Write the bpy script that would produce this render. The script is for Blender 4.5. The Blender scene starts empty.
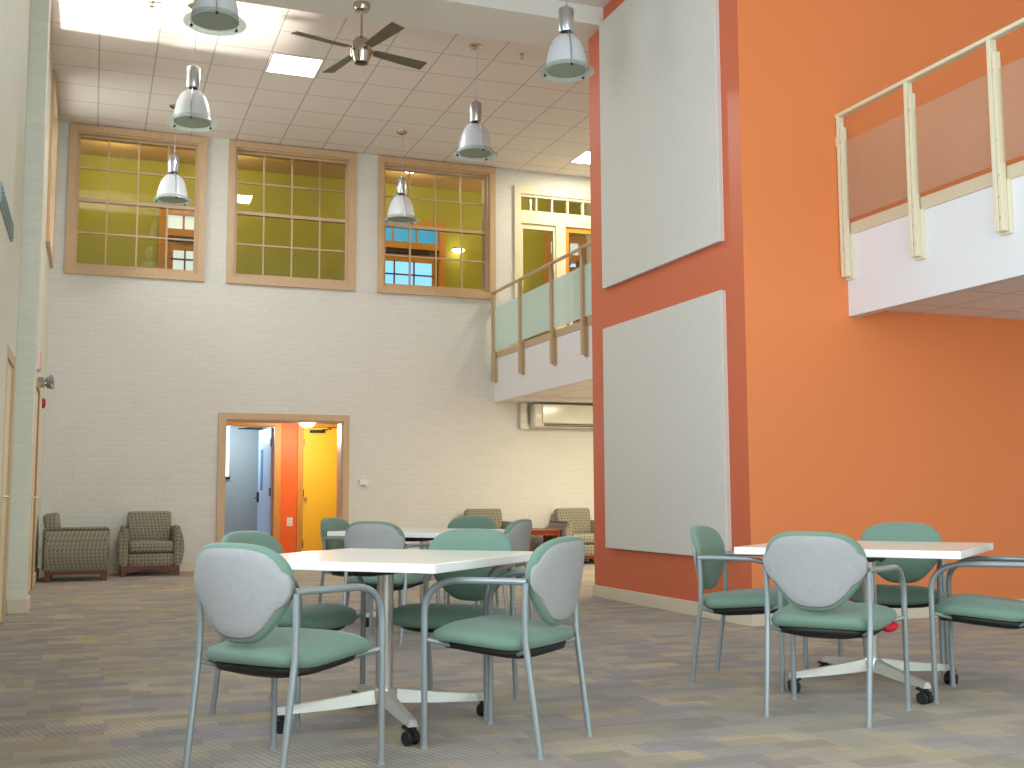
import bpy, bmesh, math, random
from mathutils import Vector, Matrix
random.seed(7)
C = bpy.context.scene.collection
sc = bpy.context.scene
PI = math.pi

# ------------------------------------------------------------------ camera
M = [None, None, None]
def _rot():
    x, y, z = math.radians(-5.8192), math.radians(-20.5883), math.radians(-0.23607)
    B = Matrix(((1, 0, 0), (0, 0, -1), (0, 1, 0)))
    rx = Matrix(((1, 0, 0), (0, math.cos(x), -math.sin(x)), (0, math.sin(x), math.cos(x))))
    ry = Matrix(((math.cos(y), 0, math.sin(y)), (0, 1, 0), (-math.sin(y), 0, math.cos(y))))
    rz = Matrix(((math.cos(z), -math.sin(z), 0), (math.sin(z), math.cos(z), 0), (0, 0, 1)))
    return rz @ rx @ ry @ B
M = _rot()
cam = bpy.data.objects.new('camera', bpy.data.cameras.new('camera'))
C.objects.link(cam)
r0, r1, r2 = M[0], -M[1], -M[2]
cam.matrix_world = Matrix(((r0[0], r1[0], r2[0], 0), (r0[1], r1[1], r2[1], 0), (r0[2], r1[2], r2[2], 1.0), (0, 0, 0, 1)))
cam.data.sensor_width = 36
cam.data.lens = 36 * 1119.526 / 1024
cam.data.clip_end = 200
sc.camera = cam
vs = sc.view_settings
vs.view_transform = 'Standard'
vs.look = 'None'
vs.gamma = 1
vs.use_curve_mapping = False
vs.exposure = 0.0

# ------------------------------------------------------------------ materials
def lin(c):
    return tuple(((v / 255) / 12.92 if v / 255 <= 0.04045 else ((v / 255 + 0.055) / 1.055) ** 2.4) for v in c) + (1,)

class NT:
    def __init__(s, name):
        s.m = bpy.data.materials.new(name)
        s.m.use_nodes = True
        s.t = s.m.node_tree
        s.b = s.t.nodes['Principled BSDF']
        s.out = s.t.nodes['Material Output']
    def n(s, typ, **kw):
        nd = s.t.nodes.new(typ)
        for k, v in kw.items():
            if k.startswith('i_'):
                nd.inputs[k[2:].replace('_', ' ')].default_value = v
            else:
                setattr(nd, k, v)
        return nd
    def l(s, a, b):
        s.t.links.new(a, b)
    def pos(s):
        return s.n('ShaderNodeNewGeometry').outputs['Position']
    def obj(s):
        return s.n('ShaderNodeTexCoord').outputs['Object']
    def math(s, op, a, b=None, clamp=False):
        nd = s.n('ShaderNodeMath', operation=op, use_clamp=clamp)
        for i, v in enumerate((a, b)):
            if v is None: continue
            if isinstance(v, (int, float)): nd.inputs[i].default_value = v
            else: s.l(v, nd.inputs[i])
        return nd.outputs[0]
    def mix(s, f, a, b, blend='MIX'):
        nd = s.n('ShaderNodeMix', data_type='RGBA', blend_type=blend)
        for i, v in ((0, f), (6, a), (7, b)):
            if isinstance(v, (int, float, tuple)): nd.inputs[i].default_value = v
            else: s.l(v, nd.inputs[i])
        return nd.outputs[2]
    def bump(s, h, strength, dist=0.01):
        nd = s.n('ShaderNodeBump')
        nd.inputs['Strength'].default_value = strength
        nd.inputs['Distance'].default_value = dist
        s.l(h, nd.inputs['Height'])
        s.l(nd.outputs[0], s.b.inputs['Normal'])

def plain(name, rgb, rough=0.5, metal=0.0, noise=0.0, nscale=30, bump=0.0, spec=0.5):
    k = NT(name)
    k.b.inputs['Roughness'].default_value = rough
    k.b.inputs['Metallic'].default_value = metal
    k.b.inputs['Specular IOR Level'].default_value = spec
    c = lin(rgb)
    if noise or bump:
        nz = k.n('ShaderNodeTexNoise', i_Scale=nscale, i_Detail=4.0)
        k.l(k.pos(), nz.inputs['Vector'])
        if noise:
            a = tuple(v * (1 - noise) for v in c[:3]) + (1,)
            b = tuple(min(1, v * (1 + noise)) for v in c[:3]) + (1,)
            k.l(k.mix(nz.outputs[0], a, b), k.b.inputs['Base Color'])
        else:
            k.b.inputs['Base Color'].default_value = c
        if bump:
            k.bump(nz.outputs[0], bump, 0.004)
    else:
        k.b.inputs['Base Color'].default_value = c
    return k.m

def emit(name, rgb, strength):
    k = NT(name)
    k.b.inputs['Base Color'].default_value = lin(rgb)
    k.b.inputs['Emission Color'].default_value = lin(rgb)
    k.b.inputs['Emission Strength'].default_value = strength
    return k.m

def brick_paint(name, rgb, swap):
    k = NT(name)
    k.b.inputs['Roughness'].default_value = 0.6
    sep = k.n('ShaderNodeSeparateXYZ'); k.l(k.pos(), sep.inputs[0])
    cmb = k.n('ShaderNodeCombineXYZ')
    k.l(sep.outputs['Y' if swap else 'X'], cmb.inputs[0]); k.l(sep.outputs['Z'], cmb.inputs[1])
    nz = k.n('ShaderNodeTexNoise', i_Scale=9.0, i_Detail=4.0); k.l(k.pos(), nz.inputs['Vector'])
    vadd = k.n('ShaderNodeVectorMath', operation='MULTIPLY_ADD')
    k.l(nz.outputs['Color'], vadd.inputs[0]); vadd.inputs[1].default_value = (0.05, 0.03, 0); k.l(cmb.outputs[0], vadd.inputs[2])
    br = k.n('ShaderNodeTexBrick')
    k.l(vadd.outputs[0], br.inputs['Vector'])
    br.inputs['Scale'].default_value = 1.0
    br.inputs['Brick Width'].default_value = 0.215
    br.inputs['Row Height'].default_value = 0.076
    br.inputs['Mortar Size'].default_value = 0.007
    br.inputs['Mortar Smooth'].default_value = 0.7
    c = lin(rgb)
    br.inputs['Color1'].default_value = c
    br.inputs['Color2'].default_value = tuple(v * 0.965 for v in c[:3]) + (1,)
    br.inputs['Mortar'].default_value = tuple(v * 0.945 for v in c[:3]) + (1,)
    n2 = k.n('ShaderNodeTexNoise', i_Scale=2.2, i_Detail=5.0); k.l(k.pos(), n2.inputs['Vector'])
    k.l(k.mix(k.math('MULTIPLY', n2.outputs[0], 0.10), br.outputs['Color'], (0.55, 0.5, 0.42, 1)), k.b.inputs['Base Color'])
    h = k.math('SUBTRACT', k.math('MULTIPLY', nz.outputs[0], 0.35), br.outputs['Fac'])
    k.bump(h, 0.32, 0.006)
    return k.m

def ceiling_tiles(name, rgb, x0, y0, p=0.634):
    k = NT(name)
    k.b.inputs['Roughness'].default_value = 0.9
    k.b.inputs['Specular IOR Level'].default_value = 0.1
    sep = k.n('ShaderNodeSeparateXYZ'); k.l(k.pos(), sep.inputs[0])
    def line(o, off):
        t = k.math('FRACT', k.math('ADD', k.math('DIVIDE', k.math('SUBTRACT', o, off), p), 100.5))
        d = k.math('ABSOLUTE', k.math('SUBTRACT', t, 0.5))
        return k.math('LESS_THAN', d, 0.014)
    g = k.math('MAXIMUM', line(sep.outputs['X'], x0), line(sep.outputs['Y'], y0))
    nz = k.n('ShaderNodeTexNoise', i_Scale=60.0, i_Detail=5.0); k.l(k.pos(), nz.inputs['Vector'])
    c = lin(rgb)
    base = k.mix(nz.outputs[0], tuple(v * 0.88 for v in c[:3]) + (1,), tuple(min(1, v * 1.1) for v in c[:3]) + (1,))
    k.l(k.mix(g, base, tuple(v * 0.62 for v in c[:3]) + (1,)), k.b.inputs['Base Color'])
    k.bump(nz.outputs[0], 0.25, 0.004)
    return k.m

def carpet():
    k = NT('carpet_tiles')
    k.b.inputs['Roughness'].default_value = 0.85
    k.b.inputs['Specular IOR Level'].default_value = 0.25
    k.b.inputs['Sheen Weight'].default_value = 0.15
    P = k.pos()
    def bricks(w, h, rot, seed, c1, c2, off=0.5):
        mp = k.n('ShaderNodeMapping')
        mp.inputs['Rotation'].default_value = (0, 0, rot)
        mp.inputs['Location'].default_value = (seed, seed * 1.7, 0)
        k.l(P, mp.inputs['Vector'])
        b = k.n('ShaderNodeTexBrick', offset=off)
        k.l(mp.outputs[0], b.inputs['Vector'])
        b.inputs['Scale'].default_value = 1.0
        b.inputs['Brick Width'].default_value = w
        b.inputs['Row Height'].default_value = h
        b.inputs['Mortar Size'].default_value = 0.0
        b.inputs['Color1'].default_value = c1
        b.inputs['Color2'].default_value = c2
        b.inputs['Mortar'].default_value = c1
        return b.outputs['Color']
    W, K = (1, 1, 1, 1), (0, 0, 0, 1)
    r1 = bricks(0.36, 0.18, 0, 3.13, K, W)
    r2 = bricks(0.20, 0.36, 0, 7.71, K, W, 0.37)
    r3 = bricks(1.00, 0.50, 0, 1.37, K, W)
    r4 = bricks(0.24, 0.12, 0, 5.19, K, W, 0.41)
    base = k.mix(r1, lin((172, 152, 112)), lin((130, 122, 130)))
    base = k.mix(k.math('MULTIPLY', r2, 0.6), base, lin((124, 126, 122)))
    base = k.mix(k.math('MULTIPLY', r3, 0.40), base, lin((148, 132, 118)))
    shade = k.n('ShaderNodeMapRange'); k.l(r4, shade.inputs['Value']); shade.inputs['To Min'].default_value = 0.80; shade.inputs['To Max'].default_value = 1.18
    sh = k.n('ShaderNodeCombineColor'); [k.l(shade.outputs[0], sh.inputs[i]) for i in range(3)]
    base = k.mix(1.0, base, sh.outputs[0], 'MULTIPLY')
    # ribs, turned a quarter from block to block
    sep = k.n('ShaderNodeSeparateXYZ'); k.l(P, sep.inputs[0])
    def rib(o, f):
        return k.math('ADD', k.math('MULTIPLY', k.math('SINE', k.math('MULTIPLY', o, f)), 0.5), 0.5)
    dg = k.math('ADD', k.math('MULTIPLY', sep.outputs['X'], 0.9), k.math('MULTIPLY', sep.outputs['Y'], 0.25))
    ra, rb = rib(dg, 230.0), rib(sep.outputs['Y'], 210.0)
    sel = k.n('ShaderNodeMix', data_type='FLOAT')
    k.l(r3, sel.inputs[0]); k.l(ra, sel.inputs[2]); k.l(rb, sel.inputs[3])
    ribs = sel.outputs[0]
    n2 = k.n('ShaderNodeTexNoise', i_Scale=260.0, i_Detail=3.0); k.l(P, n2.inputs['Vector'])
    f = k.math('ADD', k.math('MULTIPLY', ribs, 0.40), k.math('MULTIPLY', n2.outputs[0], 0.60))
    col = k.mix(f, k.mix(1.0, base, (0.52, 0.52, 0.54, 1), 'MULTIPLY'), k.mix(1.0, base, (1.52, 1.50, 1.44, 1), 'MULTIPLY'))
    k.l(col, k.b.inputs['Base Color'])
    k.bump(f, 0.3, 0.004)
    return k.m

def fabric(name, rgb, var=0.08, scale=400):
    k = NT(name)
    k.b.inputs['Roughness'].default_value = 0.75
    k.b.inputs['Specular IOR Level'].default_value = 0.3
    k.b.inputs['Sheen Weight'].default_value = 0.2
    nz = k.n('ShaderNodeTexNoise', i_Scale=float(scale), i_Detail=2.0); k.l(k.obj(), nz.inputs['Vector'])
    c = lin(rgb)
    k.l(k.mix(nz.outputs[0], tuple(v * (1 - var) for v in c[:3]) + (1,), tuple(v * (1 + var) for v in c[:3]) + (1,)), k.b.inputs['Base Color'])
    k.bump(nz.outputs[0], 0.15, 0.002)
    return k.m

def dotted_fabric():
    k = NT('dotted_taupe_fabric')
    k.b.inputs['Roughness'].default_value = 0.85
    k.b.inputs['Specular IOR Level'].default_value = 0.2
    sp = k.n('ShaderNodeSeparateXYZ'); k.l(k.obj(), sp.inputs[0])
    kk = 2 * PI / 0.095
    u_ = k.math('MULTIPLY', k.math('ADD', sp.outputs['X'], sp.outputs['Y']), kk)
    w_ = k.math('MULTIPLY', k.math('ADD', sp.outputs['Z'], sp.outputs['Y']), kk)
    prod = k.math('MULTIPLY', k.math('SINE', u_), k.math('SINE', w_))
    dot = k.math('GREATER_THAN', k.math('ABSOLUTE', prod), 0.62)
    sgn = k.math('GREATER_THAN', prod, 0.0)
    n = k.n('ShaderNodeTexNoise', i_Scale=40.0); k.l(k.obj(), n.inputs['Vector'])
    base = k.mix(n.outputs[0], lin((140, 136, 118)), lin((158, 153, 136)))
    dots = k.mix(sgn, lin((100, 99, 88)), lin((124, 106, 98)))
    k.l(k.mix(dot, base, dots), k.b.inputs['Base Color'])
    return k.m

def wood(name, rgb, rough=0.45):
    k = NT(name)
    k.b.inputs['Roughness'].default_value = rough
    mp = k.n('ShaderNodeMapping'); mp.inputs['Scale'].default_value = (14, 14, 1.2); k.l(k.pos(), mp.inputs['Vector'])
    n = k.n('ShaderNodeTexNoise', i_Scale=3.0, i_Detail=4.0); k.l(mp.outputs[0], n.inputs['Vector'])
    c = lin(rgb)
    k.l(k.mix(n.outputs[0], tuple(v * 0.82 for v in c[:3]) + (1,), tuple(min(1, v * 1.16) for v in c[:3]) + (1,)), k.b.inputs['Base Color'])
    return k.m

def glass_clear(name, tint=(235, 240, 232), refl=0.06):
    k = NT(name)
    t = k.n('ShaderNodeBsdfTransparent'); t.inputs[0].default_value = lin(tint)
    g = k.n('ShaderNodeBsdfGlossy'); g.inputs['Roughness'].default_value = 0.02
    fr = k.n('ShaderNodeFresnel', i_IOR=1.45)
    mx = k.n('ShaderNodeMixShader')
    k.l(k.math('ADD', fr.outputs[0], refl - 0.04, True), mx.inputs[0]); k.l(t.outputs[0], mx.inputs[1]); k.l(g.outputs[0], mx.inputs[2])
    k.l(mx.outputs[0], k.out.inputs['Surface'])
    return k.m

def glass_frosted(name, rgb, through, dens):
    k = NT(name)
    t = k.n('ShaderNodeBsdfTransparent'); t.inputs[0].default_value = lin(through)
    d = k.n('ShaderNodeBsdfPrincipled')
    d.inputs['Base Color'].default_value = lin(rgb); d.inputs['Roughness'].default_value = 0.15
    tr = k.n('ShaderNodeBsdfTranslucent'); tr.inputs[0].default_value = lin(rgb)
    m1 = k.n('ShaderNodeMixShader'); m1.inputs[0].default_value = 0.2
    k.l(d.outputs[0], m1.inputs[1]); k.l(tr.outputs[0], m1.inputs[2])
    mx = k.n('ShaderNodeMixShader'); mx.inputs[0].default_value = dens
    k.l(t.outputs[0], mx.inputs[1]); k.l(m1.outputs[0], mx.inputs[2])
    k.l(mx.outputs[0], k.out.inputs['Surface'])
    return k.m

def speckle(name, rgb):
    k = NT(name)
    k.b.inputs['Roughness'].default_value = 0.9
    k.b.inputs['Specular IOR Level'].default_value = 0.15
    n = k.n('ShaderNodeTexNoise', i_Scale=45.0, i_Detail=6.0, i_Roughness=0.7); k.l(k.pos(), n.inputs['Vector'])
    c = lin(rgb)
    k.l(k.mix(n.outputs[0], tuple(v * 0.86 for v in c[:3]) + (1,), tuple(min(1, v * 1.12) for v in c[:3]) + (1,)), k.b.inputs['Base Color'])
    k.bump(n.outputs[0], 0.1, 0.003)
    return k.m

m_brick = brick_paint('white_painted_brick', (222, 221, 214), False)
m_brick_side = brick_paint('white_painted_brick_side', (226, 226, 212), True)
m_white = plain('white_paint', (232, 230, 226), 0.6)
m_drywall = plain('balcony_white_paint', (226, 224, 226), 0.6)
m_cream = plain('cream_paint', (226, 214, 180), 0.5)
m_tile = ceiling_tiles('ceiling_tiles', (230, 220, 212), 1.84, 12.91)
m_tile_soffit = ceiling_tiles('soffit_tiles', (240, 234, 226), 5.97, 7.3)
m_gyp = plain('gypsum_ceiling', (222, 212, 202), 0.8)
m_beam = plain('beam_paint', (226, 222, 214), 0.7)
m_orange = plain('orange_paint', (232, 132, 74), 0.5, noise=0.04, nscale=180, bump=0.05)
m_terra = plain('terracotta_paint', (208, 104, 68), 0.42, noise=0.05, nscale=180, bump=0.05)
m_orange2 = plain('deep_orange_paint', (240, 100, 10), 0.5)
m_olive = plain('olive_paint', (172, 166, 44), 0.6)
m_cor_ceil = plain('tan_ceiling', (200, 160, 96), 0.8)
m_panel = speckle('acoustic_fabric', (214, 209, 202))
m_base = plain('cream_baseboard', (222, 208, 186), 0.5)
m_carpet = carpet()
m_wood_win = wood('window_casing_wood', (202, 171, 134))
m_wood_gold = wood('golden_trim_wood', (206, 142, 52))
m_wood_red = wood('red_brown_wood', (138, 62, 32), 0.35)
m_wood_mahog = wood('dark_red_wood', (104, 44, 30), 0.35)
m_yellow = plain('yellow_door_paint', (252, 196, 44), 0.45)
m_blue_door = plain('pale_blue_door_paint', (176, 204, 236), 0.4)
m_bluegrey = plain('blue_grey_paint', (148, 160, 166), 0.7)
m_blue = plain('sky_blue_paint', (60, 130, 175), 0.6)
m_glass = glass_clear('window_glass', (246, 248, 242), 0.05)
m_frost_l = glass_frosted('frosted_green_glass', (222, 240, 236), (236, 244, 240), 0.6)
m_frost_r = glass_frosted('frosted_grey_glass', (232, 218, 196), (246, 243, 238), 0.17)
m_lens = glass_frosted('lamp_rim_glass', (222, 234, 230), (236, 244, 240), 0.5)
m_alu = plain('satin_aluminium', (206, 210, 216), 0.28, 1.0)
m_shade = plain('white_lamp_shade', (214, 216, 222), 0.35)
m_chrome = plain('polished_nickel', (196, 184, 166), 0.18, 1.0)
m_blade = plain('fan_blade_grey', (104, 94, 72), 0.45)
m_rail = plain('cream_rail_paint', (224, 212, 184), 0.4)
m_rail_tan = plain('tan_rail_metal', (196, 172, 136), 0.4, 0.2)
m_curb = plain('beige_curb', (208, 190, 162), 0.5)
m_green = fabric('sage_green_fabric', (110, 137, 121))
m_shell = speckle('grey_plastic_shell', (162, 161, 160))
m_frame = plain('silver_grey_tube', (150, 158, 160), 0.35, 0.35)
m_black = plain('black_plastic', (24, 24, 26), 0.5)
m_top = plain('white_laminate', (242, 238, 228), 0.22)
m_edge = plain('white_edge_band', (244, 242, 240), 0.3)
m_colm = plain('brushed_steel', (206, 200, 192), 0.3, 0.8)
m_basem = plain('silver_base_paint', (200, 198, 188), 0.4, 0.3)
m_taupe = dotted_fabric()
m_acw = plain('ac_white_plastic', (230, 230, 218), 0.12)
m_red = plain('red_plastic', (190, 24, 30), 0.4)
m_redcloth = plain('red_cloth', (208, 24, 42), 0.7)
m_pink = plain('pink_sign_face', (250, 150, 156), 0.4)
m_grey = plain('grey_plastic', (150, 150, 152), 0.5)
m_louver = plain('vent_grey', (150, 168, 168), 0.5)
m_troffer = emit('lit_diffuser', (240, 246, 255), 9.0)
m_dome = emit('lit_dome_glass', (255, 240, 226), 7.0)
m_daypane = emit('daylight_pane', (120, 190, 240), 1.3)
m_bluepane = emit('blue_lit_pane', (46, 140, 186), 0.8)
m_skypane = emit('pale_lit_pane', (206, 222, 226), 0.75)
m_brightstrip = emit('bright_pane_and_glint', (190, 222, 255), 2.4)  # side-room window pane, and the added glint strip by the yellow door
m_lampin = glass_frosted('lamp_lens', (196, 208, 192), (220, 230, 216), 0.6)
m_book = plain('dark_magazine_cover', (70, 64, 74), 0.4)
m_paper = plain('magazine_paper', (220, 216, 206), 0.6)

# ------------------------------------------------------------------ mesh helpers
def link(o, parent=None):
    C.objects.link(o)
    if parent is not None: o.parent = parent
    return o

def mk(name, bm, mat, parent=None, smooth=False, loc=None):
    me = bpy.data.meshes.new(name)
    bmesh.ops.recalc_face_normals(bm, faces=bm.faces)
    bm.to_mesh(me); bm.free()
    for m in (mat if isinstance(mat, (list, tuple)) else [mat]): me.materials.append(m)
    if smooth:
        for p in me.polygons: p.use_smooth = True
        if smooth != 'all':
            try: me.set_sharp_from_angle(angle=math.radians(40))
            except Exception: pass
    o = bpy.data.objects.new(name, me)
    if loc: o.location = loc
    return link(o, parent)

def tag(o, label=None, cat=None, group=None, kind=None):
    if label: o['label'] = label
    if cat: o['category'] = cat
    if group: o['group'] = group
    if kind: o['kind'] = kind
    return o

def empty(name, loc, rz=0):
    o = bpy.data.objects.new(name, None)
    o.empty_display_size = 0.1
    o.location = loc; o.rotation_euler = (0, 0, rz)
    return link(o)

NBOX = [0]
def box(bm, x0, x1, y0, y1, z0, z1, bev=0.0, mi=0, mat=None, seg=2):
    b2 = bmesh.new()
    NBOX[0] += 1
    e = (NBOX[0] % 9) * 0.0003      # a hair of difference, so that no two faces coincide
    x0, x1, y0, y1, z0, z1 = x0 - e, x1 + e, y0 - e, y1 + e, z0 - e * 0.5, z1 + e * 0.5
    bmesh.ops.create_cube(b2, size=1)
    bmesh.ops.scale(b2, vec=(x1 - x0, y1 - y0, z1 - z0), verts=b2.verts)
    bmesh.ops.translate(b2, vec=((x0 + x1) / 2, (y0 + y1) / 2, (z0 + z1) / 2), verts=b2.verts)
    if bev:
        bmesh.ops.bevel(b2, geom=list(b2.edges), offset=bev, segments=seg, profile=0.5, affect='EDGES')
    if mat is not None: bmesh.ops.transform(b2, matrix=mat, verts=b2.verts)
    for f in b2.faces: f.material_index = mi
    join(bm, b2)

def join(bm, b2):
    me = bpy.data.meshes.new('t'); b2.to_mesh(me); b2.free()
    bm.from_mesh(me); bpy.data.meshes.remove(me)

def tube(bm, pts, r, seg=12, cap=True):
    pts = [Vector(p) for p in pts]
    rings = []
    n = len(pts)
    up = None
    for i, p in enumerate(pts):
        t = (pts[min(i + 1, n - 1)] - pts[max(i - 1, 0)]).normalized()
        if up is None:
            up = Vector((1, 0, 0)) if abs(t.x) < 0.8 else Vector((0, 0, 1))
        u = (up - t * up.dot(t)).normalized(); v = t.cross(u); up = u
        rr = r[i] if isinstance(r, (list, tuple)) else r
        rings.append([bm.verts.new(p + (u * math.cos(2 * PI * k / seg) + v * math.sin(2 * PI * k / seg)) * rr) for k in range(seg)])
    for a, b in zip(rings, rings[1:]):
        for k in range(seg):
            bm.faces.new((a[k], a[(k + 1) % seg], b[(k + 1) % seg], b[k]))
    if cap:
        bm.faces.new(rings[0][::-1]); bm.faces.new(rings[-1])

def lathe(bm, prof, c=(0, 0, 0), seg=32, axis='z'):
    rings = []
    for r, z in prof:
        if r < 1e-6:
            rings.append([bm.verts.new((c[0], c[1], c[2] + z))])
        else:
            rings.append([bm.verts.new((c[0] + r * math.cos(2 * PI * k / seg), c[1] + r * math.sin(2 * PI * k / seg), c[2] + z)) for k in range(seg)])
    for a, b in zip(rings, rings[1:]):
        for k in range(seg):
            k2 = (k + 1) % seg
            if len(a) == 1 and len(b) == 1: continue
            if len(a) == 1: bm.faces.new((a[0], b[k2], b[k]))
            elif len(b) == 1: bm.faces.new((a[k], a[k2], b[0]))
            else: bm.faces.new((a[k], a[k2], b[k2], b[k]))

def arc(p0, p1, p2, n=6):
    p0, p1, p2 = Vector(p0), Vector(p1), Vector(p2)
    return [(p0 * (1 - t) ** 2 + p1 * 2 * t * (1 - t) + p2 * t * t) for t in [i / n for i in range(n + 1)]]

def holes_wall(bm, plane, u0, u1, z0, z1, d0, d1, holes):
    """plane 'y': u is x and the wall runs d0..d1 in y; plane 'x': u is y."""
    us = sorted({u0, u1} | {h[0] for h in holes} | {h[1] for h in holes})
    zs = sorted({z0, z1} | {h[2] for h in holes} | {h[3] for h in holes})
    us = [u for u in us if u0 <= u <= u1]; zs = [z for z in zs if z0 <= z <= z1]
    def solid(i, j):
        if not (0 <= i < len(us) - 1 and 0 <= j < len(zs) - 1): return False
        uc, zc = (us[i] + us[i + 1]) / 2, (zs[j] + zs[j + 1]) / 2
        return not any(h[0] < uc < h[1] and h[2] < zc < h[3] for h in holes)
    def P(u, d, z): return (u, d, z) if plane == 'y' else (d, u, z)
    def quad(*ps): bm.faces.new([bm.verts.new(p) for p in ps])
    for i in range(len(us) - 1):
        for j in range(len(zs) - 1):
            if not solid(i, j): continue
            a, b, c, d = us[i], us[i + 1], zs[j], zs[j + 1]
            for dd in (d0, d1): quad(P(a, dd, c), P(b, dd, c), P(b, dd, d), P(a, dd, d))
            if not solid(i - 1, j): quad(P(a, d0, c), P(a, d1, c), P(a, d1, d), P(a, d0, d))
            if not solid(i + 1, j): quad(P(b, d0, c), P(b, d1, c), P(b, d1, d), P(b, d0, d))
            if not solid(i, j - 1): quad(P(a, d0, c), P(a, d1, c), P(b, d1, c), P(b, d0, c))
            if not solid(i, j + 1): quad(P(a, d0, d), P(a, d1, d), P(b, d1, d), P(b, d0, d))
    bmesh.ops.remove_doubles(bm, verts=bm.verts, dist=1e-5)

def sbox(name, x0, x1, y0, y1, z0, z1, mat, bev=0.0, parent=None, kind='structure'):
    bm = bmesh.new(); box(bm, x0, x1, y0, y1, z0, z1, bev)
    o = mk(name, bm, mat, parent)
    if parent is None: tag(o, kind=kind)
    return o

def part_box(name, parent, mat, dims, bev=0.0, rot=None):
    bm = bmesh.new(); box(bm, *dims, bev=bev, mat=rot)
    return mk(name, bm, mat, parent)

# ------------------------------------------------------------------ the shell of the room
XL, XR, YB, YF = -0.60, 8.6, -3.2, 16.4
ZC, ZN = 6.25, 6.09
bm = bmesh.new(); box(bm, -0.95, XR + 0.3, YB - 0.3, 21.4, -0.12, 0)
tag(mk('floor', bm, m_carpet), kind='structure')

far_holes = [(1.78, 3.48, 0, 2.14), (-0.33, 1.36, 4.2, 6.14), (1.83, 3.56, 4.2, 6.14), (4.06, 5.78, 4.2, 6.14), (6.22, 8.4, 3.19, 5.96)]
bm = bmesh.new(); holes_wall(bm, 'y', -0.95, XR, 0, 6.8, YF, YF + 0.3, far_holes)
tag(mk('wall_far', bm, m_brick), kind='structure')

# left wall: near stretch, recess, pilaster and far stretch, with windows high up
NWIN = [(-2.2, 0.4, 1.0, 5.6), (1.2, 3.8, 1.0, 5.6), (4.6, 7.4, 1.0, 5.6)]
bm = bmesh.new()
holes_wall(bm, 'x', YB, 9.2, 0, 6.8, -0.95, -0.62, NWIN)
holes_wall(bm, 'x', 9.2, 10.97, 0, 6.8, -0.95, -0.66, [])
box(bm, -0.95, -0.505, 10.97, 11.35, 0, 6.8)
FWIN = [(11.62, 13.1, 4.2, 6.16), (14.5, 16.0, 4.2, 6.16)]
holes_wall(bm, 'x', 11.35, YF, 0, 6.8, -0.95, XL, FWIN)
tag(mk('wall_left', bm, m_brick_side), kind='structure')

bm = bmesh.new()
BWIN = [(0.2, 2.6, 0.9, 5.4), (3.2, 5.4, 0.9, 5.4), (6.1, 8.2, 0.9, 2.3)]  # unseen back windows; the third is set low to brighten the orange wall
holes_wall(bm, 'y', -0.95, XR, 0, 6.8, YB - 0.3, YB, BWIN)
tag(mk('wall_back', bm, m_white), kind='structure')
bm = bmesh.new(); box(bm, XR, XR + 0.3, YB - 0.3, 19.2, 0, 6.8)
tag(mk('wall_right', bm, m_white), kind='structure')

# orange mass that juts into the hall: front in orange, hall side in terracotta
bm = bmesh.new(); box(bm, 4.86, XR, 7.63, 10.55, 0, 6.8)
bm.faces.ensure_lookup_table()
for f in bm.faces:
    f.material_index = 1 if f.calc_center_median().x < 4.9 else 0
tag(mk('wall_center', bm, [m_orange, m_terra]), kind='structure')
bm = bmesh.new()
box(bm, 4.842, 4.86, 7.612, 10.568, 0.0, 0.115, 0.004)
box(bm, 4.86, XR, 7.612, 7.63, 0.0, 0.115, 0.004)
box(bm, 4.86, XR, 10.55, 10.568, 0.0, 0.115, 0.004)
tag(mk('baseboard_center', bm, m_base), kind='structure')
bm = bmesh.new()
box(bm, XL, 1.68, YF - 0.018, YF, 0, 0.13, 0.004); box(bm, 3.58, XR, YF - 0.018, YF, 0, 0.13, 0.004)
tag(mk('baseboard_far', bm, m_base), kind='structure')
bm = bmesh.new()
box(bm, -0.62, -0.602, YB, 9.2, 0, 0.13, 0.004)
box(bm, -0.655, -0.485, 10.95, 11.37, 0, 0.13, 0.004)
box(bm, XL, XL + 0.018, 13.85, YF, 0, 0.13, 0.004)
tag(mk('baseboard_left', bm, m_base), kind='structure')

# ceilings and beam
bm = bmesh.new(); box(bm, -0.95, XR, 10.18, YF, ZC, ZC + 0.25)
tag(mk('ceiling', bm, m_tile), kind='structure')
bm = bmesh.new(); box(bm, -0.95, XR, YB, 10.18, ZN, ZN + 0.25)
tag(mk('ceiling_near', bm, m_gyp), kind='structure')
bm = bmesh.new(); box(bm, -0.62, 4.86, 10.18, 10.90, 5.90, ZC)
tag(mk('trim_beam', bm, m_beam), kind='structure')

# ------------------------------------------------------------------ balconies
BX = 5.862
def balcony(name, y0, y1, wall_y):
    bm = bmesh.new()
    box(bm, BX, XR, y0, y1, 2.56, 3.19, mi=0)
    box(bm, BX, BX + 0.10, y0, y1, 2.49, 2.56, mi=0)
    if wall_y > 16: box(bm, BX + 0.10, XR, y1 - 0.5, y1, 2.49, 2.56, mi=0)
    for f in bm.faces:
        c = f.calc_center_median()
        if f.normal.z < -0.9 and abs(c.z - 2.56) < 0.01 and c.x > BX + 0.12: f.material_index = 1
    return tag(mk(name, bm, [m_drywall, m_tile_soffit]), kind='structure')
bm_ = balcony('trim_balcony_far', 10.55, YF, YF)
balcony('trim_balcony_near', YB, 7.63, 7.63)

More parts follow.
